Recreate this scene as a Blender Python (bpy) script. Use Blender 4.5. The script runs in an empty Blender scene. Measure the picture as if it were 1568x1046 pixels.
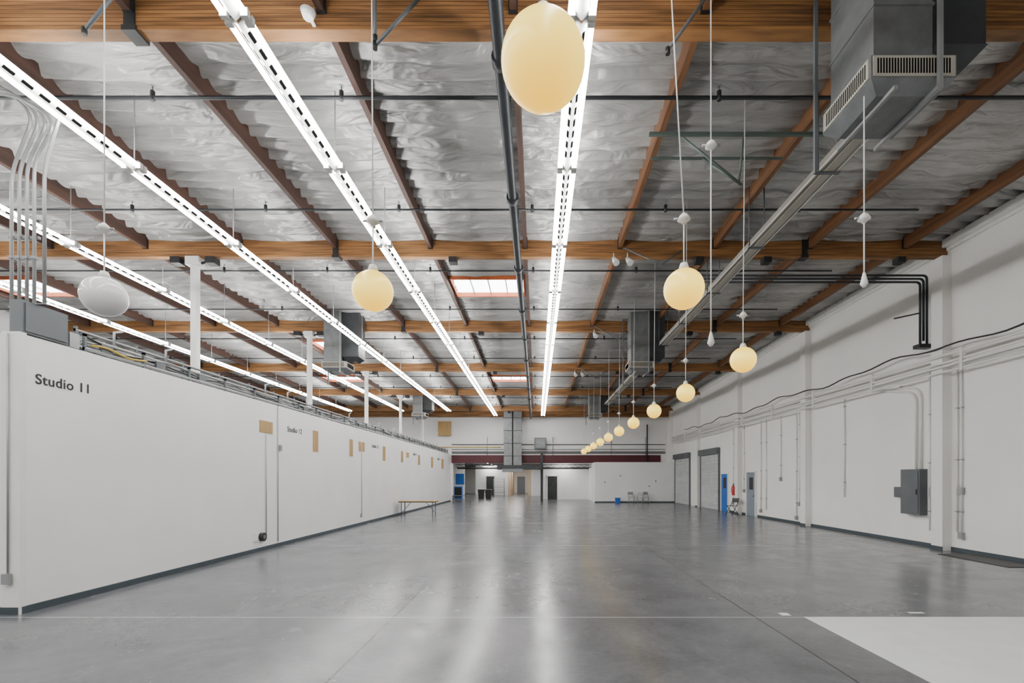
import bpy, math, random
from mathutils import Vector, noise
random.seed(4)
H = 1.84
XL, XR, YB = -7.0, 10.6, 38.0
XW = -19.5
YN = -9.0

# ------------------------------------------------------------ materials
def nmat(name):
    m = bpy.data.materials.new(name); m.use_nodes = True
    nt = m.node_tree
    return m, nt, nt.nodes['Principled BSDF']

def mat(name, col, rough=0.6, metal=0.0, var=0.08, scale=2.0, stretch=(1,1,1), emit=None, estr=0):
    m, nt, b = nmat(name)
    N, L = nt.nodes, nt.links
    tc = N.new('ShaderNodeTexCoord'); mp = N.new('ShaderNodeMapping')
    mp.inputs['Scale'].default_value = stretch
    L.new(tc.outputs['Object'], mp.inputs['Vector'])
    nz = N.new('ShaderNodeTexNoise'); nz.inputs['Scale'].default_value = scale; nz.inputs['Detail'].default_value = 6
    L.new(mp.outputs[0], nz.inputs['Vector'])
    cr = N.new('ShaderNodeValToRGB')
    cr.color_ramp.elements[0].position = .3; cr.color_ramp.elements[1].position = .7
    cr.color_ramp.elements[0].color = tuple(max(0, c*(1-var)) for c in col)+(1,)
    cr.color_ramp.elements[1].color = tuple(min(1, c*(1+var)) for c in col)+(1,)
    L.new(nz.outputs['Fac'], cr.inputs['Fac']); L.new(cr.outputs[0], b.inputs['Base Color'])
    b.inputs['Roughness'].default_value = rough; b.inputs['Metallic'].default_value = metal
    if emit:
        b.inputs['Emission Color'].default_value = tuple(emit)+(1,)
        b.inputs['Emission Strength'].default_value = estr
    return m

M = {}
M['wall'] = mat('white_wall_paint', (.82,.82,.815), .55, var=.035, scale=.8)
M['wallr'] = mat('cream_wall_paint', (.83,.82,.79), .55, var=.035, scale=.6)
M['base'] = mat('grey_baseboard', (.045,.06,.07), .6)
M['wood'] = mat('glulam_wood', (.235,.108,.034), .6, var=.6, scale=1.6, stretch=(.6,3,14))
M['purlin'] = mat('purlin_wood_shaded', (.048,.020,.012), .65, var=.4, scale=1.5, stretch=(8,.5,8))  # purlin wood with the shade of the left side put into its colour
M['purlin_lit'] = mat('purlin_wood_lit', (.145,.063,.024), .6, var=.4, scale=1.5, stretch=(8,.5,8))  # same purlin wood, brighter colour for the lit right side
M['frame'] = mat('skylight_curb_wood', (.42,.10,.03), .6, var=.15)
M['steel'] = mat('galvanised_steel', (.19,.20,.205), .42, .5, var=.15, scale=5)
M['steeld'] = mat('dark_duct_steel', (.04,.043,.046), .5, .4, var=.2, scale=3)
M['black'] = mat('black_metal', (.013,.013,.014), .5)
M['pipe'] = mat('sprinkler_pipe', (.022,.025,.03), .45, .2, var=.2)
M['conduit'] = mat('emt_conduit', (.33,.34,.34), .4, .5, var=.1)
M['wpaint'] = mat('white_paint_metal', (.78,.78,.75), .45, var=.03)
M['beige'] = mat('beige_housing', (.38,.36,.31), .5, var=.05)
M['greybox'] = mat('grey_enamel', (.11,.122,.13), .45, .2)
M['ply'] = mat('plywood', (.40,.25,.10), .6, var=.15, stretch=(4,4,.6))
M['maroon'] = mat('maroon_paint', (.075,.010,.016), .55)
M['blue'] = mat('blue_paint', (.015,.12,.45), .5)
M['red'] = mat('red_enamel', (.5,.02,.02), .35)
M['yellow'] = mat('yellow_plastic', (.55,.38,.03), .5)
M['doorg'] = mat('grey_door_paint', (.20,.235,.28), .5)
M['shutter'] = mat('shutter_steel', (.52,.53,.54), .5, 0)
M['text'] = mat('sign_black', (.012,.012,.012), .6)
M['fl_white'] = mat('white_floor_paint', (.76,.77,.78), .45, var=.04, scale=3)
M['warmlit'] = mat('warm_lit_wall', (.60,.47,.33), .6)  # warm corridor light put into the wall colour
M['slot'] = mat('slot_dark', (.003,.003,.003), 1.0)
M['slot'].node_tree.nodes['Principled BSDF'].inputs['Specular IOR Level'].default_value = 0
M['strut'] = mat('green_grey_strut', (.09,.12,.105), .5, .2)
M['tube'] = mat('fluorescent_tube', (.9,.9,.9), .4, emit=(1,.99,.97), estr=47)
M['sky'] = mat('skylight_diffuser', (.9,.9,.9), .4, emit=(.95,.98,1), estr=11)
M['annexfill'] = mat('annex_fill_panel', (.9,.9,.9), .4, emit=(1,.97,.92), estr=16)  # glow added to brighten the annex
M['globeoff'] = mat('opal_glass', (.82,.82,.80), .12, var=.01)
M['annexceil'] = mat('annex_ceiling_grey', (.22,.22,.22), .7)

def globe_mat():
    m, nt, b = nmat('lit_opal_glass'); N, L = nt.nodes, nt.links
    tc = N.new('ShaderNodeTexCoord')
    mp = N.new('ShaderNodeMapping'); mp.inputs['Location'].default_value=(-.5,-.5,-.6)
    L.new(tc.outputs['Generated'], mp.inputs[0])
    sp = N.new('ShaderNodeSeparateXYZ'); L.new(mp.outputs[0], sp.inputs[0])
    ab = N.new('ShaderNodeMath'); ab.operation='ABSOLUTE'; L.new(sp.outputs['Z'], ab.inputs[0])
    cr = N.new('ShaderNodeValToRGB')
    e = cr.color_ramp.elements
    e[0].position = .0; e[0].color = (1,.74,.13,1)
    e[1].position = .6; e[1].color = (.80,.43,.02,1)
    L.new(ab.outputs[0], cr.inputs[0]); L.new(cr.outputs[0], b.inputs['Emission Color'])
    b.inputs['Base Color'].default_value = (.22,.16,.02,1)
    b.inputs['Emission Strength'].default_value = 2.4
    b.inputs['Roughness'].default_value = .3
    m.cycles.emission_sampling = 'NONE'
    return m
M['globe'] = globe_mat()

def foil_mat():
    m, nt, b = nmat('foil_insulation'); N, L = nt.nodes, nt.links
    tc = N.new('ShaderNodeTexCoord')
    mp = N.new('ShaderNodeMapping'); mp.inputs['Scale'].default_value = (.41,.8,1)
    L.new(tc.outputs['Object'], mp.inputs[0])
    n1 = N.new('ShaderNodeTexNoise'); n1.inputs['Scale'].default_value = 1.1; n1.inputs['Detail'].default_value = 5
    L.new(mp.outputs[0], n1.inputs[0])
    cr = N.new('ShaderNodeValToRGB'); e = cr.color_ramp.elements
    e[0].position=.3; e[0].color=(.27,.268,.26,1); e[1].position=.7; e[1].color=(.47,.468,.455,1)
    L.new(n1.outputs[0], cr.inputs[0])
    mb = N.new('ShaderNodeMapping'); mb.inputs['Scale'].default_value=(1/2.44,1/1.22,1); mb.inputs['Location'].default_value=(.123,0,0)
    L.new(tc.outputs['Object'], mb.inputs[0])
    fl = N.new('ShaderNodeVectorMath'); fl.operation='FLOOR'; L.new(mb.outputs[0], fl.inputs[0])
    mz = N.new('ShaderNodeVectorMath'); mz.operation='MULTIPLY'; mz.inputs[1].default_value=(1,1,0); L.new(fl.outputs[0], mz.inputs[0])
    wn = N.new('ShaderNodeTexWhiteNoise'); wn.noise_dimensions='3D'; L.new(mz.outputs[0], wn.inputs[0])
    mr = N.new('ShaderNodeMapRange'); mr.inputs['To Min'].default_value=.80; mr.inputs['To Max'].default_value=1.25; L.new(wn.outputs['Value'], mr.inputs[0])
    vm = N.new('ShaderNodeVectorMath'); vm.operation='SCALE'; L.new(cr.outputs[0], vm.inputs[0]); L.new(mr.outputs[0], vm.inputs['Scale'])
    L.new(vm.outputs[0], b.inputs['Base Color'])
    mp2 = N.new('ShaderNodeMapping'); mp2.inputs['Scale'].default_value = (.5,2.0,1)
    L.new(tc.outputs['Object'], mp2.inputs[0])
    n2 = N.new('ShaderNodeTexNoise'); n2.inputs['Scale'].default_value = 2.0; n2.inputs['Detail'].default_value = 3; n2.inputs['Distortion'].default_value=.9
    L.new(mp2.outputs[0], n2.inputs[0])
    n3 = N.new('ShaderNodeTexNoise'); n3.inputs['Scale'].default_value = 2.6; n3.inputs['Detail'].default_value = 2; n3.inputs['Distortion'].default_value=1.6
    n3.noise_type='RIDGED_MULTIFRACTAL'
    L.new(mp2.outputs[0], n3.inputs[0])
    ad = N.new('ShaderNodeMath'); ad.operation='MULTIPLY_ADD'; L.new(n3.outputs[0], ad.inputs[0]); ad.inputs[1].default_value=.26; L.new(n2.outputs[0], ad.inputs[2])
    bp = N.new('ShaderNodeBump'); bp.inputs['Strength'].default_value=1.0; bp.inputs['Distance'].default_value=.15
    L.new(ad.outputs[0], bp.inputs['Height']); L.new(bp.outputs[0], b.inputs['Normal'])
    b.inputs['Roughness'].default_value=.40; b.inputs['Metallic'].default_value=.35
    return m
M['foil'] = foil_mat()

def floor_mat():
    m, nt, b = nmat('polished_concrete'); N, L = nt.nodes, nt.links
    tc = N.new('ShaderNodeTexCoord'); sp = N.new('ShaderNodeSeparateXYZ'); L.new(tc.outputs['Object'], sp.inputs[0])
    def noi(s, d, rough=.6, dist=0):
        n = N.new('ShaderNodeTexNoise'); n.inputs['Scale'].default_value=s; n.inputs['Detail'].default_value=d
        n.inputs['Roughness'].default_value=rough; n.inputs['Distortion'].default_value=dist
        L.new(tc.outputs['Object'], n.inputs[0]); return n
    a = noi(.8,8,.65,.4); c = noi(14,8,.8)
    mx = N.new('ShaderNodeMath'); mx.operation='MULTIPLY_ADD'; L.new(c.outputs[0], mx.inputs[0]); mx.inputs[1].default_value=.45; L.new(a.outputs[0], mx.inputs[2])
    cr = N.new('ShaderNodeValToRGB'); e=cr.color_ramp.elements
    e[0].position=.52; e[0].color=(.082,.084,.092,1); e[1].position=.95; e[1].color=(.155,.158,.169,1)
    L.new(mx.outputs[0], cr.inputs[0])
    col = cr.outputs[0]
    sc = noi(4.2,9,.75,.6); st=N.new('ShaderNodeMapRange'); L.new(sc.outputs[0],st.inputs[0])
    st.inputs['From Min'].default_value=.63; st.inputs['From Max'].default_value=.75; st.inputs['To Max'].default_value=.28
    mi=N.new('ShaderNodeMix'); mi.data_type='RGBA'; L.new(st.outputs[0],mi.inputs['Factor']); L.new(col,mi.inputs['A']); mi.inputs['B'].default_value=(.32,.32,.33,1); col=mi.outputs['Result']
    def line(out, c0, w, colr, fac, col):
        s=N.new('ShaderNodeMath'); s.operation='SUBTRACT'; L.new(out,s.inputs[0]); s.inputs[1].default_value=c0
        ab=N.new('ShaderNodeMath'); ab.operation='ABSOLUTE'; L.new(s.outputs[0],ab.inputs[0])
        lt=N.new('ShaderNodeMath'); lt.operation='LESS_THAN'; L.new(ab.outputs[0],lt.inputs[0]); lt.inputs[1].default_value=w
        mu=N.new('ShaderNodeMath'); mu.operation='MULTIPLY'; L.new(lt.outputs[0],mu.inputs[0]); mu.inputs[1].default_value=fac
        mi=N.new('ShaderNodeMix'); mi.data_type='RGBA'; L.new(mu.outputs[0],mi.inputs['Factor']); L.new(col,mi.inputs['A']); mi.inputs['B'].default_value=colr
        return mi.outputs['Result']
    for x0 in (-1.9, 2.9):
        col = line(sp.outputs['X'], x0, .012, (.012,.012,.014,1), .9, col)
    for y0 in (12.9, 19.4, 25.9, 32.4):
        col = line(sp.outputs['Y'], y0, .02, (.4,.4,.41,1), .6, col)
    col = line(sp.outputs['Y'], 6.22, .012, (.42,.42,.43,1), .8, col)
    L.new(col, b.inputs['Base Color'])
    r = noi(1.5,8,.7,.3); mr=N.new('ShaderNodeMapRange'); L.new(r.outputs[0],mr.inputs[0])
    mr.inputs['From Min'].default_value=.3; mr.inputs['From Max'].default_value=.7; mr.inputs['To Min'].default_value=.16; mr.inputs['To Max'].default_value=.29
    L.new(mr.outputs[0], b.inputs['Roughness'])
    b.inputs['Specular IOR Level'].default_value=.5
    return m
M['floor'] = floor_mat()

# ------------------------------------------------------------ mesh builder
class MB:
    def __init__(s, name): s.n=name; s.v=[]; s.f=[]; s.mi=[]; s.sm=[]; s.mats=[]
    def k(s, m):
        if m not in s.mats: s.mats.append(m)
        return s.mats.index(m)
    def face(s, idx, m, sm=False): s.f.append(idx); s.mi.append(s.k(m)); s.sm.append(sm)
    def hexa(s, p, m):
        o=len(s.v); s.v += [tuple(q) for q in p]
        for q in ((0,3,2,1),(4,5,6,7),(0,1,5,4),(1,2,6,5),(2,3,7,6),(3,0,4,7)):
            s.face([o+i for i in q], m)
    def box(s, x0,x1,y0,y1,z0,z1,m):
        s.hexa([(x0,y0,z0),(x1,y0,z0),(x1,y1,z0),(x0,y1,z0),(x0,y0,z1),(x1,y0,z1),(x1,y1,z1),(x0,y1,z1)], m)
    def beamy(s, x0,x1,y0,y1,b0,t0,b1,t1,m):
        s.hexa([(x0,y0,b0),(x1,y0,b0),(x1,y1,b1),(x0,y1,b1),(x0,y0,t0),(x1,y0,t0),(x1,y1,t1),(x0,y1,t1)], m)
    def taper(s, c0, hx0, hy0, z0, c1, hx1, hy1, z1, m):
        s.hexa([(c0[0]-hx0,c0[1]-hy0,z0),(c0[0]+hx0,c0[1]-hy0,z0),(c0[0]+hx0,c0[1]+hy0,z0),(c0[0]-hx0,c0[1]+hy0,z0),
                (c1[0]-hx1,c1[1]-hy1,z1),(c1[0]+hx1,c1[1]-hy1,z1),(c1[0]+hx1,c1[1]+hy1,z1),(c1[0]-hx1,c1[1]+hy1,z1)], m)
    def tube(s, pts, r, m, n=8, caps=True):
        pts=[Vector(p) for p in pts]; o=len(s.v)
        t0=(pts[1]-pts[0]).normalized(); a=Vector((0,0,1)) if abs(t0.z)<.9 else Vector((1,0,0))
        u=t0.cross(a).normalized()
        for i,p in enumerate(pts):
            if i==0: t=t0
            elif i==len(pts)-1: t=(pts[i]-pts[i-1]).normalized()
            else: t=((pts[i]-pts[i-1]).normalized()+(pts[i+1]-pts[i]).normalized()).normalized()
            u=(u-t*u.dot(t)).normalized(); w=t.cross(u)
            rr = r[i] if isinstance(r,(list,tuple)) else r
            for j in range(n):
                an=2*math.pi*j/n; s.v.append(tuple(p+(u*math.cos(an)+w*math.sin(an))*rr))
        for i in range(len(pts)-1):
            for j in range(n):
                k=(j+1)%n; s.face([o+i*n+j,o+i*n+k,o+(i+1)*n+k,o+(i+1)*n+j], m, True)
        if caps:
            s.face([o+j for j in range(n)][::-1], m); q=o+(len(pts)-1)*n; s.face([q+j for j in range(n)], m)
    def sphere(s, c, r, m, nu=32, nv=20):
        o=len(s.v); cx,cy,cz=c
        for i in range(1,nv):
            th=math.pi*i/nv
            for j in range(nu):
                ph=2*math.pi*j/nu
                s.v.append((cx+r*math.sin(th)*math.cos(ph),cy+r*math.sin(th)*math.sin(ph),cz+r*math.cos(th)))
        s.v.append((cx,cy,cz+r)); s.v.append((cx,cy,cz-r)); T=len(s.v)-2; B=T+1
        for i in range(nv-2):
            for j in range(nu):
                k=(j+1)%nu; s.face([o+i*nu+j,o+(i+1)*nu+j,o+(i+1)*nu+k,o+i*nu+k], m, True)
        for j in range(nu):
            k=(j+1)%nu; s.face([T,o+j,o+k],m,True); q=o+(nv-2)*nu; s.face([B,q+k,q+j],m,True)
    def done(s, parent=None):
        me=bpy.data.meshes.new(s.n); me.from_pydata(s.v,[],s.f)
        for m in s.mats: me.materials.append(M[m])
        me.polygons.foreach_set('material_index', s.mi); me.polygons.foreach_set('use_smooth', s.sm)
        me.update()
        ob=bpy.data.objects.new(s.n, me); bpy.context.scene.collection.objects.link(ob)
        if parent: ob.parent=parent
        return ob

def bend(pts, r=.15, seg=5):
    pts=[Vector(p) for p in pts]; out=[pts[0]]
    for i in range(1,len(pts)-1):
        a=(pts[i-1]-pts[i]); b=(pts[i+1]-pts[i]); rr=min(r,a.length*.45,b.length*.45)
        p0=pts[i]+a.normalized()*rr; p2=pts[i]+b.normalized()*rr
        for k in range(seg+1):
            t=k/seg; out.append(p0*(1-t)**2+pts[i]*2*t*(1-t)+p2*t*t)
    out.append(pts[-1]); return out

# ------------------------------------------------------------ roof profile
BY=[-6.26,-.14,5.97,12.08,18.2,24.3,30.4,36.5]
PR=[(-10,5.72),(18.2,5.72),(24.3,5.57),(30.4,5.42),(36.5,5.27),(60,4.7)]
def db(y):
    for (a,p),(b,q) in zip(PR,PR[1:]):
        if y<=b: return p+(q-p)*(y-a)/(b-a)
def zbeam(y): return H+db(y)
def zroof(y): return zbeam(y)+.64

# ------------------------------------------------------------ shell
b=MB('floor'); b.box(XW-.2,XR+.2,YN,62,-.2,0,'floor'); b.done()
b=MB('wall_right')
b.box(XR,XR+.2,YN,YB+.2,0,8.3,'wallr'); b.done()
b=MB('wall_left'); b.box(XW-.2,XW,YN,YB+.2,0,8.3,'wall'); b.done()
b=MB('wall_rear'); b.box(XW-.2,XR+.2,YN-.2,YN,0,8.3,'wall'); b.done()
b=MB('wall_back')
zt=8.0
b.box(XW,-6.8,YB,YB+.2,0,zt,'wall'); b.box(-6.8,4.6,YB,YB+.2,3.1,zt,'wall'); b.box(4.6,XR,YB,YB+.2,0,zt,'wall'); b.done()
b=MB('wall_partition_back'); b.box(4.45,XR-.01,35.9,YB-.01,0,3.1,'wall'); b.box(4.43,XR-.02,35.88,35.9,0,.1,'base'); b.done()
b=MB('wall_studio_front')
b.box(XL-.2,XL,6.35,YB-.01,0,3.81,'wall')
b.box(-11,XL-.2,6.35,6.55,0,3.81,'wall')
b.box(XL-.23,XL+.015,6.33,6.42,0,3.83,'wpaint')
b.done()
b=MB('baseboard_left'); b.box(XL,XL+.02,6.36,YB-.05,0,.10,'base'); b.box(-11,XL,6.325,6.345,0,.1,'base'); b.done()
b=MB('baseboard_right')
b.box(XR-.02,XR,YN,22.5,0,.10,'base'); b.box(XR-.02,XR,23.7,25.8,0,.1,'base'); b.done()
b=MB('wall_studio_partition')
for y in (12.9,19.5,26.1,32.7): b.box(-14,XL-.2,y,y+.12,0,3.3,'wall')
b.done()

# ceiling insulation: foil hung under the sub-purlins, tucked up either side of each one
SK=[(-2.62,-.42,14.3,15.6),(-2.62,-.42,26.9,28.3),(-9.95,-7.75,20.6,21.9),(-17.2,-15.1,14.3,15.6),(-12.4,-10.2,26.9,28.3),(7.15,9.35,-3,-1.6)]
SP=.61; SP0=5.97%SP
ys=[YN]+[-6+i*1.0 for i in range(8)]
y=2.2
while y<YB: ys.append(y); y+=SP/14
ys.append(YB)
NX=220
xs=[XW+(XR-XW)*i/(NX-1) for i in range(NX)]
verts=[]; faces=[]
PX=[-.3+2.44*k for k in range(-8,5)]
def prof(t):
    if t<.045: return 0
    if t<.11: q=(t-.045)/.065; return .17*q*q*(3-2*q)
    q=(t-.11)/.39; q=q*q*(3-2*q); return .17-.14*q
for y in ys:
    t=((y-SP0)/SP)%1.0; t=min(t,1-t)
    s=prof(t); dn=0 if t<.045 else 1
    zr=zroof(y)
    for x in xs:
        n=noise.noise(Vector((x*.8,y*1.2,0)))*.06+noise.noise(Vector((x*2.4,y*5,7)))*.06
        u=((x+.3)/2.44)%1.0
        loose=.75+.9*noise.noise(Vector((x*.6,y*.7,3)))
        verts.append((x,y,zr-.20+s*loose+dn*n*.8-.05*math.sin(math.pi*u)))
for j in range(len(ys)-1):
    yc=(ys[j]+ys[j+1])/2
    for i in range(NX-1):
        xc=(xs[i]+xs[i+1])/2
        if any(a<xc<c and d<yc<e for a,c,d,e in SK): continue
        o=j*NX+i; faces.append((o,o+NX,o+NX+1,o+1))
me=bpy.data.meshes.new('ceiling'); me.from_pydata(verts,[],faces); me.materials.append(M['foil'])
me.polygons.foreach_set('use_smooth',[True]*len(faces)); me.update()
ob=bpy.data.objects.new('ceiling',me); bpy.context.scene.collection.objects.link(ob)

b=MB('roof_deck'); b.beamy(XW-.2,XR+.2,YN,18.2,8.75,8.9,8.75,8.9,'purlin'); b.beamy(XW-.2,XR+.2,18.2,YB+.2,8.75,8.9,8.6,8.75,'purlin'); b.done()
for a,c,d,e in SK:
    b=MB('skylight'); z0=zroof(d)-.30; z1=z0+.34
    b.box(a-.05,a,d-.05,e+.05,z0,z1,'frame'); b.box(c,c+.05,d-.05,e+.05,z0,z1,'frame')
    b.box(a,c,d-.05,d,z0,z1,'frame'); b.box(a,c,e,e+.05,z0,z1,'frame')
    b.box(a,c,d,e,z0+.14,z0+.18,'sky')
    for q in (.25,.5,.75): b.box(a+(c-a)*q-.02,a+(c-a)*q+.02,d,e,z0+.10,z0+.14,'wpaint')
    b.done()

# beams, purlins
for i,y in enumerate(BY):
    b=MB('glulam_beam'); z0=zbeam(y); z1=zroof(y)-.02
    b.box(XW,XR-.02,y,y+.17,z0,z1,'wood')
    for q in range(1,12):
        b.box(XW,XR-.02,y-.002,y,z0+q*.05,z0+q*.05+.004,'purlin')
    for X in (-5.18,6.9):
        b.box(X-.07,X+.07,y-.02,y+.19,z0-.02,z1-.1,'black')
        b.box(X-.09,X+.09,y-.03,y+.2,z0-.03,z0+.04,'black')
    if y>6:
        for X in (-2.17,4.2,5.95,9.4):
            b.box(X-.10,X+.10,y-.02,y+.19,z0-.14,z0-.001,'black')
    b.done()
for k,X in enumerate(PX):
    b=MB('purlin'); m='purlin' if X<0.5 else 'purlin_lit'  # shaded wood tone on the left, lit tone on the right
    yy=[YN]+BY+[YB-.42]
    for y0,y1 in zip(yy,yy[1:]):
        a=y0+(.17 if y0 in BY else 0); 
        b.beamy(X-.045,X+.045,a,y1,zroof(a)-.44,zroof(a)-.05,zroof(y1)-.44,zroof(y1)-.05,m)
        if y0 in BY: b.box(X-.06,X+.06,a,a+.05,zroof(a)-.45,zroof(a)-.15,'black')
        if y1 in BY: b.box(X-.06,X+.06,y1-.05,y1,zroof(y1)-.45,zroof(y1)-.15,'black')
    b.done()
b=MB('trim_1')
yy=[YN,18.2,24.3,30.4,YB]
for y0,y1 in zip(yy,yy[1:]):
    b.beamy(XR-.16,XR,y0,y1,zroof(y0)-.42,zroof(y0)-.22,zroof(y1)-.42,zroof(y1)-.22,'wpaint')
    b.beamy(XR-.05,XR,y0,y1,zroof(y0)-.5,zroof(y0)-.42,zroof(y1)-.5,zroof(y1)-.42,'wpaint')
b.done()
b=MB('back_ledger_beam'); b.box(XW,XR-.02,37.6,37.98,H+4.97,H+5.5,'wood'); b.done()

# columns
for y in BY[2:]:
    b=MB('steel_column'); X=-8.86; z=zbeam(y)
    b.box(X-.075,X+.075,y+.01,y+.16,0,z-.01,'wpaint')
    b.box(X-.17,X+.17,y-.05,y+.22,z-.22,z-.002,'wpaint'); b.box(X-.16,X+.16,y-.08,y+.25,0,.02,'wpaint')
    for sx in (-1,1):
        b.box(X+sx*.45-.12,X+sx*.45+.12,y-.04,y+.2,z-.17,z-.005,'black')
        b.tube([(X+sx*.16,y+.08,z-.14),(X+sx*.33,y+.08,z-.08)],.03,'black')
    b.done()
for y in BY[2:]:
    b=MB('pilaster'); b.box(XR-.24,XR,y-.1,y+.24,0,zbeam(y)-.01,'wallr'); b.box(XR-.26,XR-.24,y-.11,y+.25,0,.1,'base'); b.done()

# ------------------------------------------------------------ fluorescent rows
J0=7.48-2.44*6
def light_row(X,y0,y1,z=H+4.95):
    b=MB('fluorescent_strip_light')
    ks=[J0+2.44*k for k in range(-1,40)]
    for j in ks:
        if j<y0-.1 or j+2.44>y1+.3: continue
        a,c=j+.02,j+2.42
        for sx in (-1,1):
            b.hexa([(X,a,z-.05),(X,c,z-.05),(X+sx*.075,c,z+.02),(X+sx*.075,a,z+.02),(X,a,z-.04),(X,c,z-.04),(X+sx*.07,c,z+.06),(X+sx*.07,a,z+.06)],'wpaint')
            x0=X+sx*.07; x1=X+sx*.15
            b.box(min(x0,x1),max(x0,x1),a,a+.05,z-.04,z+.05,'wpaint')
            b.box(min(x0,x1),max(x0,x1),c-.05,c,z-.04,z+.05,'wpaint')
            b.tube([(X+sx*.115,a+.05,z),(X+sx*.115,c-.05,z)],.034,'tube',6,False)
            q=a+.12
            while q<c-.2:
                za=lambda o:-.05+o*.9333
                b.hexa([(X+sx*.026,q,z+za(.026)-.004),(X+sx*.026,q+.13,z+za(.026)-.004),(X+sx*.054,q+.13,z+za(.054)-.004),(X+sx*.054,q,z+za(.054)-.004),
                        (X+sx*.026,q,z+za(.026)+.003),(X+sx*.026,q+.13,z+za(.026)+.003),(X+sx*.054,q+.13,z+za(.054)+.003),(X+sx*.054,q,z+za(.054)+.003)],'slot'); q+=.21
        b.box(X-.11,X+.11,j-.05,j+.05,z+.03,z+.09,'conduit')
        b.tube([(X,j,z+.08),(X,j,zroof(j)-.1)],.008,'conduit',5)
    b.done()
light_row(.48,YN+.5,37.0)
light_row(-3.22,YN+.5,37.0)
light_row(-6.42,YN+.5,35)
light_row(-9.86,YN+.5,35)
light_row(-13.65,YN+.5,35)
b=MB('unlit_trunking_rail'); X=4.66; z=H+4.95
b.box(X-.15,X+.15,6.6,36,z,z+.09,'beige'); b.box(X-.07,X+.07,6.6,36,z-.05,z,'beige'); b.box(X-.15,X-.13,6.6,36,z-.03,z,'wpaint'); b.box(X+.13,X+.15,6.6,36,z-.03,z,'wpaint')
y=7.5
while y<36:
    for sx in (-1,1): b.tube([(X+sx*.16,y,z-.02),(X+sx*.16,y,zroof(y)-.15)],.012,'greybox',6)
    b.box(X-.18,X+.18,y-.03,y+.03,z-.07,z-.05,'greybox'); y+=2.44
b.done()

# ------------------------------------------------------------ pipes
b=MB('sprinkler_main_pipe'); X=-.47; 
b.tube([(X,YN+.1,H+5.42),(X,18.2,H+5.42),(X,30,H+5.15),(X,37.5,H+4.85)],.085,'pipe',14)
y=3.0
while y<37:
    zz=H+5.42 if y<18.2 else H+5.42-(y-18.2)*.0235
    b.tube([(X,y,zz),(X,y+.14,zz)],.115,'pipe',14); b.tube([(X,y+.07,zz),(X,y+.07,zroof(y)-.1)],.01,'pipe',6); y+=3.0
b.done()
for d in (7.2,10.2,13.2,16.2,19.5,22.4,26,28.8,32,34.6):
    b=MB('sprinkler_branch_pipe'); z=H+5.85-(5.72-db(d))
    if d<30:
        b.tube([(XW+.1,d,z),(XR-.15 if d<9 else 8.3,d,z)],.022 if d>8 else .028,'pipe',8)
    else: b.tube([(-8,d,z),(8,d,z)],.022,'pipe',8)
    x=-17.5
    while x<8:
        if d<30 or x>-8:
            b.tube([(x,d,z-.04),(x,d,z+.10)],.035,'pipe',8); b.tube([(x,d,z+.1),(x,d,z+.17)],.012,'conduit',6); b.tube([(x,d,z+.17),(x,d,z+.18)],.04,'conduit',8)
        x+=2.9
    b.box(-.55,-.39,d-.04,d+.04,H+5.4-(5.72-db(d)),z,'pipe')
    b.done()
b=MB('black_riser_pipes')
for i in range(3):
    o=i*.09
    b.tube(bend([(4.2,12.6,H+5.46-o),(10.48-o,12.6,H+5.46-o),(10.48-o,12.6,H+3.6+(.1 if i==1 else 0))],.12),.03,'pipe',8)
b.box(10.2,10.55,12.5,12.72,H+3.5,H+3.6,'black')
b.tube([(9.6,12.6,H+4.3),(10.3,12.6,H+4.45)],.02,'pipe')
b.done()

# conduits on right wall
b=MB('wall_conduits_right')
for z,r in ((H+3.12,.035),(H+2.93,.03),(H+2.84,.03),(H+2.70,.03)):
    b.tube([(XR-.29,1,z),(XR-.29,35.8,z)],r,'wpaint',8)
y=2.2
while y<35.8: b.box(XR-.34,XR-.24,y-.03,y+.03,H+2.64,H+3.2,'wpaint'); b.box(XR-.26,XR,y-.03,y+.03,H+2.75,H+2.8,'wpaint'); y+=3.05
b.done()
b=MB('black_cable_swag'); pts=[]
y=1.0
while y<33:
    pts.append((XR-.28,y,H+3.36+.07*math.sin(y*1.03)+.04*math.sin(y*2.9))); y+=.3
b.tube(pts,.022,'black',6)
b.done()
def drop(name,items):
    b=MB(name)
    for y,z0,z1,box in items:
        b.tube([(XR-.04,y,z0),(XR-.04,y,z1)],.022,'wpaint',8)
        if box: b.box(XR-.09,XR,y-.06,y+.06,z0-.16,z0,'conduit')
        z=z0+.5
        while z<z1: b.box(XR-.07,XR,y-.035,y+.035,z,z+.025,'conduit'); z+=1.3
    return b
b=drop('wall_conduit_drops',[(11.66,.5,4.6,1),(11.78,.5,4.6,0),(19.07,.33,4.5,1),(18.84,.9,4.5,1),(21.6,.4,4.6,0),(22.1,.4,4.6,1),(12.6,.45,4.8,0),(25.2,.6,4.6,1),(16.1,1.2,4.6,0),(23.9,1.3,4.6,1),(20.3,1.9,4.6,1)])
b.tube(bend([(XR-.05,13.05,2.1),(XR-.05,13.05,4.22),(XR-.05,13.9,4.42),(XR-.05,14.6,4.6)],.3),.03,'wpaint')
b.tube(bend([(XR-.05,12.88,2.1),(XR-.05,12.88,4.3),(XR-.05,13.6,4.5)],.3),.03,'wpaint')
b.box(XR-.08,XR,11.6,11.75,1.45,1.62,'conduit')
b.done()
b=MB('electrical_panel')
b.box(XR-.22,XR,12.72,13.38,.85,2.1,'greybox'); b.box(XR-.235,XR-.22,12.76,13.34,.9,2.05,'greybox'); b.box(XR-.25,XR-.235,12.79,12.82,1.4,1.55,'black')
b.box(XR-.13,XR,13.45,13.75,1.3,1.6,'greybox'); b.box(XR-.16,XR,12.38,12.5,1.35,1.6,'conduit'); b.done()
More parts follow.
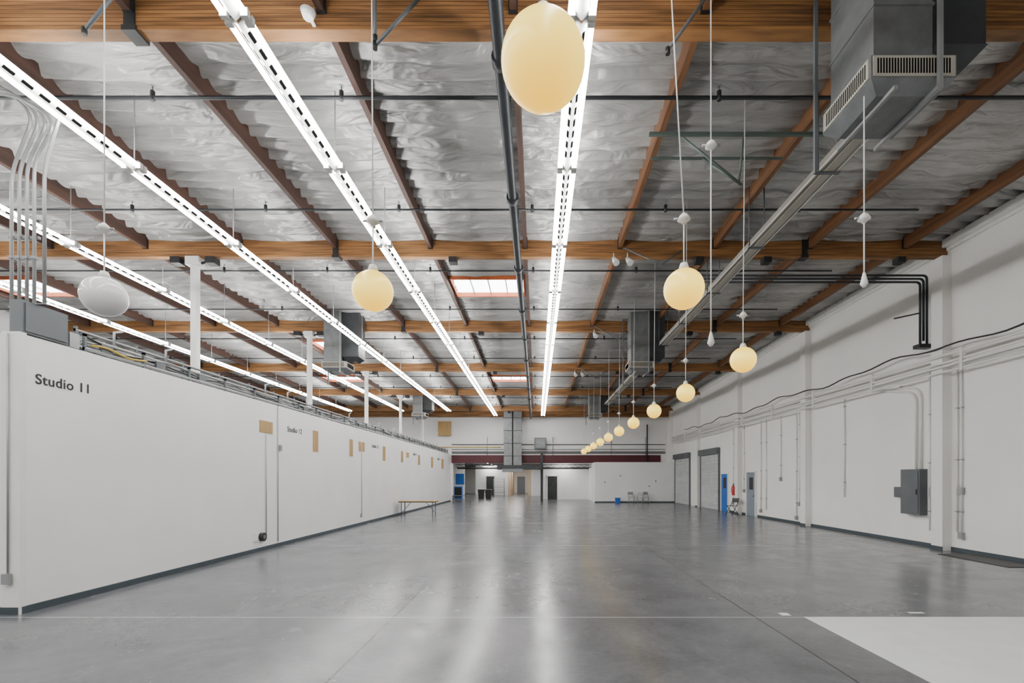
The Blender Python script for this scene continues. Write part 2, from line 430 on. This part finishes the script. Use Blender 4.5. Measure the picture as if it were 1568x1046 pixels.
b=MB('floor_mat'); b.box(9.75,10.5,9.7,11.4,0,.012,'black'); b.done()

# doors on right wall
def shutter(y0,y1,h):
    b=MB('roller_shutter_door')
    b.box(XR-.10,XR,y0-.10,y0,0,h,'greybox'); b.box(XR-.10,XR,y1,y1+.10,0,h,'greybox')
    b.box(XR-.22,XR,y0-.12,y1+.12,h,h+.35,'greybox')
    z=0.0
    while z<h-.01:
        b.hexa([(XR-.04,y0,z),(XR-.001,y0,z),(XR-.001,y1,z),(XR-.04,y1,z),(XR-.075,y0,z+.05),(XR-.001,y0,z+.05),(XR-.001,y1,z+.05),(XR-.075,y1,z+.05)],'shutter')
        b.hexa([(XR-.075,y0,z+.05),(XR-.001,y0,z+.05),(XR-.001,y1,z+.05),(XR-.075,y1,z+.05),(XR-.04,y0,z+.1),(XR-.001,y0,z+.1),(XR-.001,y1,z+.1),(XR-.04,y1,z+.1)],'shutter')
        z+=.1
    return b.done()
shutter(27.2,30.1,3.3); shutter(32.4,35.7,3.3)
def walldoor(name,y0,y1,h,m):
    b=MB(name); x=XR
    b.box(x-.08,x,y0-.07,y0,0,h+.07,'wpaint'); b.box(x-.08,x,y1,y1+.07,0,h+.07,'wpaint'); b.box(x-.08,x,y0,y1,h,h+.07,'wpaint')
    b.box(x-.04,x-.001,y0,y1,0.01,h,m); b.box(x-.045,x-.04,y0+.25,y1-.25,1.3,1.9,'black')
    b.tube([(x-.04,y0+.1,1.0),(x-.1,y0+.1,1.0),(x-.1,y0+.25,1.0)],.012,'steel'); b.done()
walldoor('door_1',22.65,23.55,2.15,'doorg'); walldoor('door_2',25.9,26.8,2.1,'blue')
b=MB('fire_extinguisher')
c=(XR-.12,25.0); b.tube([(c[0],c[1],.95),(c[0],c[1],1.0),(c[0],c[1],1.4),(c[0],c[1],1.46)],[.07,.085,.085,.03],'red',14); b.tube([(c[0],c[1],1.46),(c[0],c[1],1.54)],.02,'black'); b.box(c[0]-.02,c[0]+.02,c[1]-.08,c[1]+.04,1.54,1.57,'black'); b.tube([(c[0],c[1]+.03,1.52),(c[0]-.06,c[1]+.1,1.35),(c[0]-.06,c[1]+.09,1.1)],.012,'black'); b.box(XR-.04,XR,c[1]-.03,c[1]+.03,1.1,1.5,'black'); b.done()

def chair(x,y,m,rot=0,s=1):
    b=MB('folding_chair'); ca,sa=math.cos(rot),math.sin(rot)
    R=lambda px,py,pz:(x+(px*ca-py*sa)*s,y+(px*sa+py*ca)*s,pz*s)
    for sx in (-.2,.2):
        b.tube([R(sx,-.22,0),R(sx,.18,.6),R(sx,.24,.85)],.016,m); b.tube([R(sx,.24,0),R(sx,-.16,.45)],.016,m)
    b.hexa([R(-.2,-.2,.44),R(.2,-.2,.44),R(.2,.2,.43),R(-.2,.2,.43),R(-.2,-.2,.465),R(.2,-.2,.465),R(.2,.2,.455),R(-.2,.2,.455)],m)
    b.hexa([R(-.2,.17,.62),R(.2,.17,.62),R(.2,.19,.62),R(-.2,.19,.62),R(-.2,.23,.84),R(.2,.23,.84),R(.2,.25,.84),R(-.2,.25,.84)],m)
    b.tube([R(-.2,.22,.02),R(.2,.22,.02)],.011,m); b.done()
chair(10.0,24.0,'black',-1.2); chair(7.1,35.2,'conduit',.2); chair(7.75,35.2,'conduit',-.3); chair(8.2,35.3,'conduit',0)
b=MB('recycling_bin'); b.taper((6.1,35.4),.15,.13,0,(6.1,35.4),.19,.16,.38,'blue'); b.box(5.9,6.3,35.23,35.57,.36,.39,'blue'); b.done()

# folding table
b=MB('folding_table'); x0,x1,y0,y1=-6.85,-5.0,23.1,23.9
b.box(x0,x1,y0,y1,.70,.73,'ply'); b.box(x0+.03,x1-.03,y0+.03,y1-.03,.66,.70,'steeld')
for x in (x0+.15,x1-.15):
    for y in (y0+.08,y1-.08): b.tube([(x,y,0),(x,y,.67)],.022,'greybox')
    b.tube([(x,y0+.08,.2),(x,y1-.08,.2)],.016,'greybox'); b.tube([(x,(y0+y1)/2,.2),(x+(.4 if x<-6 else -.4),(y0+y1)/2,.67)],.014,'greybox')
b.done()

def text(body,y,z,size,name='studio_sign'):
    c=bpy.data.curves.new(name,'FONT'); c.body=body; c.size=size; c.extrude=.002
    o=bpy.data.objects.new(name,c); bpy.context.scene.collection.objects.link(o)
    o.location=(XL+.004,y,z); o.rotation_euler=(math.pi/2,0,math.pi/2); c.materials.append(M['text']); c.space_character=1.06; c.offset=.003
    return o
for i,y in enumerate((6.54,13.15,19.9,26.5,33.0)):
    text('Studio %d'%(11+i),y,3.17,.2)
b=MB('plywood_patch')
for d0,d1,z0,z1 in ((11.83,12.41,3.02,3.325),(14.65,15.0,2.69,3.35),(17.51,17.82,2.68,3.32),(18.41,18.66,2.93,3.30),(18.74,19.04,2.93,3.30),(21.3,21.66,2.65,3.31),(24.16,24.52,2.69,3.26),(25.13,25.64,2.97,3.25),(27.62,28.08,2.65,3.24),(31.02,31.61,2.58,3.28),(34.42,35.15,2.57,3.29)):
    b.box(XL,XL+.012,d0,d1,z0,z1,'ply')
b.done()
b=MB('studio_wall_conduits')
for y,z0,z1 in ((12.1,.35,3.0),(12.65,.15,3.8),(6.2,0.55,3.8),(18.7,.3,3.2)):
    x=XL+.02 if y>6.3 else XL-.12
    b.tube([(x,y if y>6.3 else 6.31,z0),(x,y if y>6.3 else 6.31,z1)],.012,'conduit',6)
b.box(XL-.17,XL-.07,6.27,6.32,.42,.56,'conduit')
b.box(XL,XL+.05,12.68,12.80,2.6,2.75,'conduit'); b.box(XL,XL+.04,18.6,18.7,.3,.45,'conduit')
b.done()
b=MB('wall_hose_reel'); b.box(XL,XL+.03,11.6,11.72,.28,.48,'wpaint')
b.tube([(XL,11.9,.36),(XL+.09,11.9,.36)],.11,'black',20); b.tube([(XL+.09,11.9,.36),(XL+.1,11.9,.36)],.05,'steel',16); b.done()

# stuff along top of studio wall
b=MB('cable_tray')
for x,z,r in ((-7.06,3.87,.028),(-7.12,3.95,.028),(-7.1,4.04,.028),(-7.2,4.16,.025),(-7.25,3.9,.035),(-7.3,4.05,.03)):
    b.tube([(x,7.3,z),(x,37.5,z)],r,'conduit',6)
y=7.3
while y<37.5:
    b.box(-7.22,-7.18,y,y+.04,3.81,4.22,'greybox'); b.box(-7.08,-7.04,y,y+.04,3.81,4.1,'greybox'); b.box(-7.22,-7.04,y,y+.04,4.06,4.1,'greybox')
    if random.random()<.5: b.box(-7.2,-7.05,y+.3,y+.5,3.86,4.02,'greybox')
    if random.random()<.3: b.tube([(-7.12,y+.6,4.0),(-7.12,y+.6,4.3),(-7.12,y+.75,4.36)],.02,'conduit',6)
    y+=1.1
for k in range(6):
    pts=[]; y=7.3; ph=random.random()*6
    while y<36: pts.append((-7.12+.05*math.sin(y*1.3+ph),y,3.9+.13*k/6+.07*math.sin(y*(1.1+.4*k)+ph))); y+=.35
    b.tube(pts,.009+.003*(k%3),'black' if k%2 else 'conduit',5)
b.tube([(-7.03,7.4+i*.15,3.94+.03*math.sin(i)) for i in range(8)],.016,'yellow',6)
b.done()
b=MB('junction_box'); b.box(-7.17,-7.0,6.38,7.0,3.83,4.28,'greybox'); b.box(-7.0,-6.985,6.41,6.97,3.86,4.25,'greybox'); b.box(-7.17,-7.02,7.05,7.2,3.83,4.05,'conduit'); b.done()
b=MB('conduit_riser_bundle')
for i,xo in enumerate((-7.56,-7.45,-7.34,-7.235)):
    yb=6.75
    b.tube(bend([(xo,yb,3.3),(xo,yb,H+4.42+.05*i),(xo+.38,yb-.05,H+5.2-.03*i),(xo-.1,yb-.12,H+5.62-.07*i),(-12,yb-.5,H+6.0-.1*i)],.22,7),.021,'conduit',8)
    b.box(xo-.03,xo+.03,yb-.03,yb+.04,5.0,5.04,'steel')
b.tube(bend([(-6.93,6.6,4.285),(-6.93,6.6,H+4.4),(-6.62,6.55,H+5.2),(-7.2,6.45,H+5.6),(-12,6.1,H+5.72)],.22,7),.021,'conduit',8)
b.box(-7.03,-6.9,6.57,6.63,4.285,4.3,'steel')
b.box(-7.62,-7.19,6.76,6.8,5.3,5.34,'steel'); b.box(-7.62,-7.19,6.76,6.8,4.3,4.34,'steel'); b.done()

# ------------------------------------------------------------ HVAC drops
def hvac(cx,y0,zb,top,dark=True,L=.75,w=.46):
    b=MB('hvac_supply_duct')
    cy=y0+L/2
    b.taper((cx,cy),w*.72,L*.38,zb,(cx,cy),w,L/2,zb+.12,'steel')
    b.box(cx-w,cx+w,y0,y0+L,zb+.12,zb+.36,'steel')
    for (fx0,fx1,fy,) in ((cx-w+.06,cx+w-.06,y0-.012),):
        b.box(fx0-.04,fx1+.04,fy,y0,zb+.13,zb+.35,'beige')
        n=26
        for i in range(n):
            x=fx0+(fx1-fx0)*i/n; b.box(x,x+.014,fy-.004,fy,zb+.16,zb+.32,'slot')
    for sx in (-1,1):
        xa=cx+sx*w; xb=xa+sx*.012
        b.box(min(xa,xb),max(xa,xb),y0+.03,y0+L-.03,zb+.13,zb+.35,'beige')
        n=22
        for i in range(n):
            y=y0+.07+(L-.14)*i/n; b.box(min(xb,xb+sx*.004),max(xb,xb+sx*.004),y,y+.012,zb+.16,zb+.32,'slot')
    b.box(cx-w*.85,cx+w*.55,y0+.06,y0+L-.05,zb+.36,top,'steel')
    for z in (zb+.38,zb+.95,zb+1.5):
        if z<top: b.box(cx-w*.87,cx+w*.57,y0+.04,y0+L-.03,z,z+.03,'steel')
    if dark:
        b.box(cx+w*.6,cx+w*1.9,y0+.1,y0+L+.0,zb+.55,top,'steeld')
        b.taper((cx+w*1.2,cy),w*.4,.2,zb+.4,(cx+w*1.25,cy+.02),w*.65,L/2-.05,zb+.55,'steeld')
    for sx in (-1,1):
        b.box(cx+sx*w*.5-.02,cx+sx*w*.5+.02,y0-.05,y0+L+.05,zb-.045,zb-.003,'conduit')
    b.box(cx+w*.5+.0,cx+w*.5+.04,y0-.06,y0-.02,zb-.04,top,'conduit')
    b.box(cx-w-.1,cx-w-.06,y0+L,y0+L+.04,zb-.35,top,'greybox')
    b.done()
hvac(4.06,5.05,H+4.2,H+6.2,L=.85)
hvac(3.85,17.2,H+3.95,H+6.2); hvac(3.9,31.2,H+4.0,H+5.9)
hvac(-7.45,17.2,H+3.95,H+6.2); hvac(-7.8,30.9,H+4.0,H+5.8); 
b=MB('hvac_twin_duct')
b.box(-2.6,-1.95,36.9,37.5,2.9,H+5.4,'steel'); b.box(-1.85,-1.2,36.9,37.5,2.9,H+5.4,'steel')
b.box(-1.95,-1.85,37.1,37.4,2.9,H+5.4,'black')  # black strip painted in for the shade between the two ducts
for z in (3.6,4.6,5.6,6.6): b.box(-2.63,-1.17,36.88,37.52,z,z+.04,'steeld')
b.box(-3.1,.4,36.7,37.5,2.55,2.9,'steeld'); b.box(-2.7,-1.1,36.6,37.6,2.35,2.6,'steel')
b.done()

# ------------------------------------------------------------ pendants
def pendant(x,y,z,r=.2,m='globe',ztop=None,dx=0,knuckle=.72,globe=True):
    root=bpy.data.objects.new('globe_pendant_light' if globe else 'bare_pendant_socket',None); bpy.context.scene.collection.objects.link(root)
    zt=ztop or zroof(y)-.15
    b=MB('cord_and_canopy')
    kz=z+knuckle; top=(x+dx,y,zt)
    b.tube([(x,y,z+(r*.9 if globe else 0)),(x,y,kz)],.007,'wpaint',6); b.tube([(x,y,kz),top],.007,'wpaint',6)
    b.tube([(x,y,kz-.06),(x,y,kz-.03),(x,y,kz-.02),(x,y,kz+.02),(x,y,kz+.05)],[.02,.04,.065,.045,.015],'wpaint',12)
    b.tube([(x-.1,y,kz-.01),(x+.1,y,kz-.01)],.011,'conduit',6)
    if globe: b.tube([(x,y,z+r*.93),(x,y,z+r+.06)],[.06,.035],'wpaint',14)
    else: b.tube([(x,y,z-.06),(x,y,z-.02),(x,y,z+.03),(x,y,z+.10)],[.015,.04,.028,.012],'wpaint',12)
    b.done(root)
    if globe:
        g=MB('globe'); g.sphere((x,y,z),r,m,40,24); g.done(root)
pendant(.03,2.24,3.83)
pendant(-1.66,4.75,3.74,dx=-.02)
pendant(1.49,4.75,3.76,dx=-.2)
pendant(-4.52,4.9,3.74,m='globeoff')
pendant(1.95,5.25,3.38,globe=False,knuckle=2.2)
pendant(3.56,5.1,3.98,globe=False,ztop=6.0,knuckle=.7)
for d in (7.5,10.4,13.2,16.0,18.8,21.6,24.4,27.3,30.1,32.9): pendant(3.3,d,3.74,dx=.03)

# struts
b=MB('ceiling_strut_frame')
b.box(1.85,4.75,7.7,7.75,H+5.65,H+5.7,'strut'); b.box(2.0,4.3,8.2,8.24,H+5.6,H+5.63,'strut')
b.tube([(2.4,7.7,H+5.6),(3.45,7.9,H+4.95)],.02,'strut'); b.tube([(2.9,8.2,H+5.6),(3.45,7.9,H+4.95)],.02,'strut')
b.tube([(3.4,7.7,H+5.65),(3.4,7.9,H+4.95)],.018,'strut'); b.done()
b=MB('seismic_brace')
for x0,z0,x1,z1,y in ((-2.0,5.36,-1.45,5.95,5.8),(1.62,5.3,2.2,6.1,5.8),(-5.5,5.45,-5.0,6.05,5.7),(-2.0,5.45,-2.0,6.1,5.8)):
    b.tube([(x0,y,H+z0),(x1,y,H+z1)],.022,'greybox',8); b.tube([(x0,y,H+z0-.05),(x0,y,H+z0+.03)],.03,'black',8)
for d in (11.9,18.0,24.1):
    b.tube([(2.2,d,zroof(d)-.5),(3.0,d-.6,zroof(d)-1.2)],.018,'greybox'); b.tube([(3.8,d,zroof(d)-.5),(3.0,d-.6,zroof(d)-1.2)],.018,'greybox')
b.done()
for (x,y) in ((1.95,11.9),(2.3,11.9),(1.95,24.1),(2.3,24.1),(2.2,18.0)):
    b=MB('ceiling_spotlight'); z=zbeam(y)
    b.tube([(x,y,z),(x,y-.05,z-.18)],.015,'wpaint'); b.tube([(x,y+.02,z-.12),(x+.05,y-.12,z-.3)],[.05,.085],'wpaint',12); b.done()
b=MB('smoke_detector'); b.tube([(-2.83,5.8,zbeam(5.97)-.02),(-2.83,5.8,zbeam(5.97)+.06)],[.06,.09],'wpaint',16); b.box(-2.85,-2.81,5.8,5.97,zbeam(5.97)+.03,zbeam(5.97)+.05,'wpaint'); b.done()

# ------------------------------------------------------------ back wall details
b=MB('trim_2'); b.box(-6.9,10.0,YB-.12,YB,3.1,3.74,'maroon'); b.done()
b=MB('back_wall_conduits')
b.tube([(-9,YB-.05,4.38),(-2.9,YB-.05,4.38)],.03,'yellow'); 
for z in (4.6,4.2,4.0,3.9): b.tube([(-6.9,YB-.05,z),(10.4,YB-.05,z)],.03,'pipe' if z!=4.2 else 'conduit')
for x in (-4.0,1.3,6.0,8.8): b.tube([(x,YB-.06,3.75),(x,YB-.06,5.2)],.025,'conduit')
b.tube([(8.9,YB-.18,3.1),(8.9,YB-.18,6.2)],.05,'pipe')
b.done()
b=MB('ac_unit'); b.box(-.2,.75,37.3,37.9,4.2,5.1,'greybox'); b.box(-.1,.65,37.27,37.3,4.3,5.0,'steel'); b.done()  # AC box on the back wall
b=MB('plywood_panel'); b.box(-7.95,-6.95,37.7,37.98,5.3,6.45,'ply'); b.done()  # tan plywood panel on the back wall
b=MB('steel_post'); b.box(.3,.5,37.7,37.87,0,3.9,'steeld'); b.done()
b=MB('opening_header_trusses')
for z in (2.75,2.95): b.box(-6.7,4.5,38.6,38.75,z,z+.05,'steeld')
x=-6.6
while x<4.4: b.tube([(x,38.68,2.78),(x+.25,38.68,2.97),(x+.5,38.68,2.78)],.02,'steeld',6); x+=.5
b.tube([(-6.7,39.5,2.7),(4.4,39.5,2.7)],.06,'steeld',10)
b.done()
b=MB('wall_annex')
b.box(.6,4.6,41.5,41.7,0,3.3,'wall'); b.box(-12,-11.8,YB+.2,60,0,3.3,'wall'); b.box(.55,.7,41.7,60,0,3.3,'wall'); b.box(4.6,4.8,YB+.2,41.7,0,3.3,'wall')
b.box(-12,.7,59.8,60,0,3.3,'wall'); b.box(-10,-6.8,44,44.2,0,3.3,'wall')
b.box(-3.2,-2.9,52,59.8,0,3.3,'warmlit'); b.box(-.9,-.6,50,59.8,0,3.3,'warmlit'); b.box(-.6,.55,50,50.2,0,3.3,'wall'); b.box(-6.8,-3.2,52,52.2,0,3.3,'wall'); b.done()
b=MB('ceiling_annex'); b.box(-12,4.8,YB+.2,60,3.3,3.4,'annexceil'); b.done()
b=MB('annex_fill_light')  # glowing panels added to brighten the far end
for y in (39.9,43,47,51,55.5):
    for x in (-5.2,-2.2,2.3):
        if x>0 and y>40: continue
        b.box(x-.6,x+.6,y,y+1.2,3.27,3.3,'annexfill'); b.box(x-.64,x+.64,y-.04,y,3.22,3.3,'wpaint'); b.box(x-.64,x+.64,y+1.2,y+1.24,3.26,3.3,'wpaint')
b.done()
b=MB('door_3'); b.box(.95,1.8,41.44,41.5,0,2.05,'steeld'); b.box(.87,.95,41.42,41.5,0,2.12,'wpaint'); b.box(1.8,1.88,41.42,41.5,0,2.12,'wpaint'); b.box(.87,1.88,41.42,41.5,2.05,2.12,'wpaint'); b.done()
b=MB('door_4'); b.box(-2.5,-1.5,59.74,59.8,0,2.1,'doorg'); b.done()
b=MB('door_5'); b.box(-5.6,-4.7,51.94,52,0,2.1,'steeld'); b.box(-5.7,-5.6,51.92,52,0,2.2,'wpaint'); b.box(-4.7,-4.6,51.92,52,0,2.2,'wpaint'); b.done()
b=MB('wall_poster'); b.box(-7.6,-6.8,43.94,43.99,1.3,2.3,'blue'); b.done()
b=MB('wall_cabinet'); b.box(-7.6,-6.9,43.3,43.8,0,1.1,'blue'); b.box(-7.55,-6.95,43.27,43.3,.1,1.0,'steeld'); b.done()
for x in (-5.0,-4.35):
    b=MB('trash_bin'); b.taper((x,42.2),.22,.22,0,(x,42.2),.28,.28,.8,'black'); b.box(x-.3,x+.3,41.9,42.5,.8,.87,'black'); b.done()
b=MB('rolling_rack')
for x in (-4.6,-3.5):
    for y in (50,50.6): b.tube([(x,y,0),(x,y,1.8)],.025,'conduit')
for z in (.3,.9,1.5,1.8): b.box(-4.62,-3.48,49.98,50.62,z,z+.03,'conduit')
b.done()
b=MB('low_shelf'); b.box(-6.7,-5.3,37.2,37.6,.45,.5,'greybox'); b.box(-6.7,-6.65,37.2,37.6,0,.45,'greybox'); b.box(-5.35,-5.3,37.2,37.6,0,.45,'greybox'); b.done()
b=MB('wall_outlets_back')
for x,z in ((5.2,1.5),(6.4,2.0),(8.6,1.2),(9.1,1.6)): b.box(x-.05,x+.05,35.87,35.9,z,z+.12,'conduit')
b.done()

b=MB('painted_floor_patch'); b.box(3.55,8.8,.6,6.23,0,.003,'fl_white'); b.done()
b=MB('floor_tape_marks'); b.box(3.3,3.42,6.3,6.42,0,.002,'fl_white'); b.box(5.1,5.3,6.4,6.46,0,.002,'fl_white'); b.done()

# ------------------------------------------------------------ world + camera
w=bpy.data.worlds.new('World'); bpy.context.scene.world=w; w.use_nodes=True
w.node_tree.nodes['Background'].inputs[0].default_value=(.8,.85,.9,1); w.node_tree.nodes['Background'].inputs[1].default_value=.6
cam=bpy.data.cameras.new('Camera'); co=bpy.data.objects.new('Camera',cam); bpy.context.scene.collection.objects.link(co)
co.location=(0,0,H); co.rotation_euler=(math.pi/2,0,0)
cam.sensor_width=36; cam.lens=36*718/1568; cam.shift_x=-38/1568; cam.shift_y=210/1568; cam.clip_end=200; cam.clip_start=.05
bpy.context.scene.camera=co
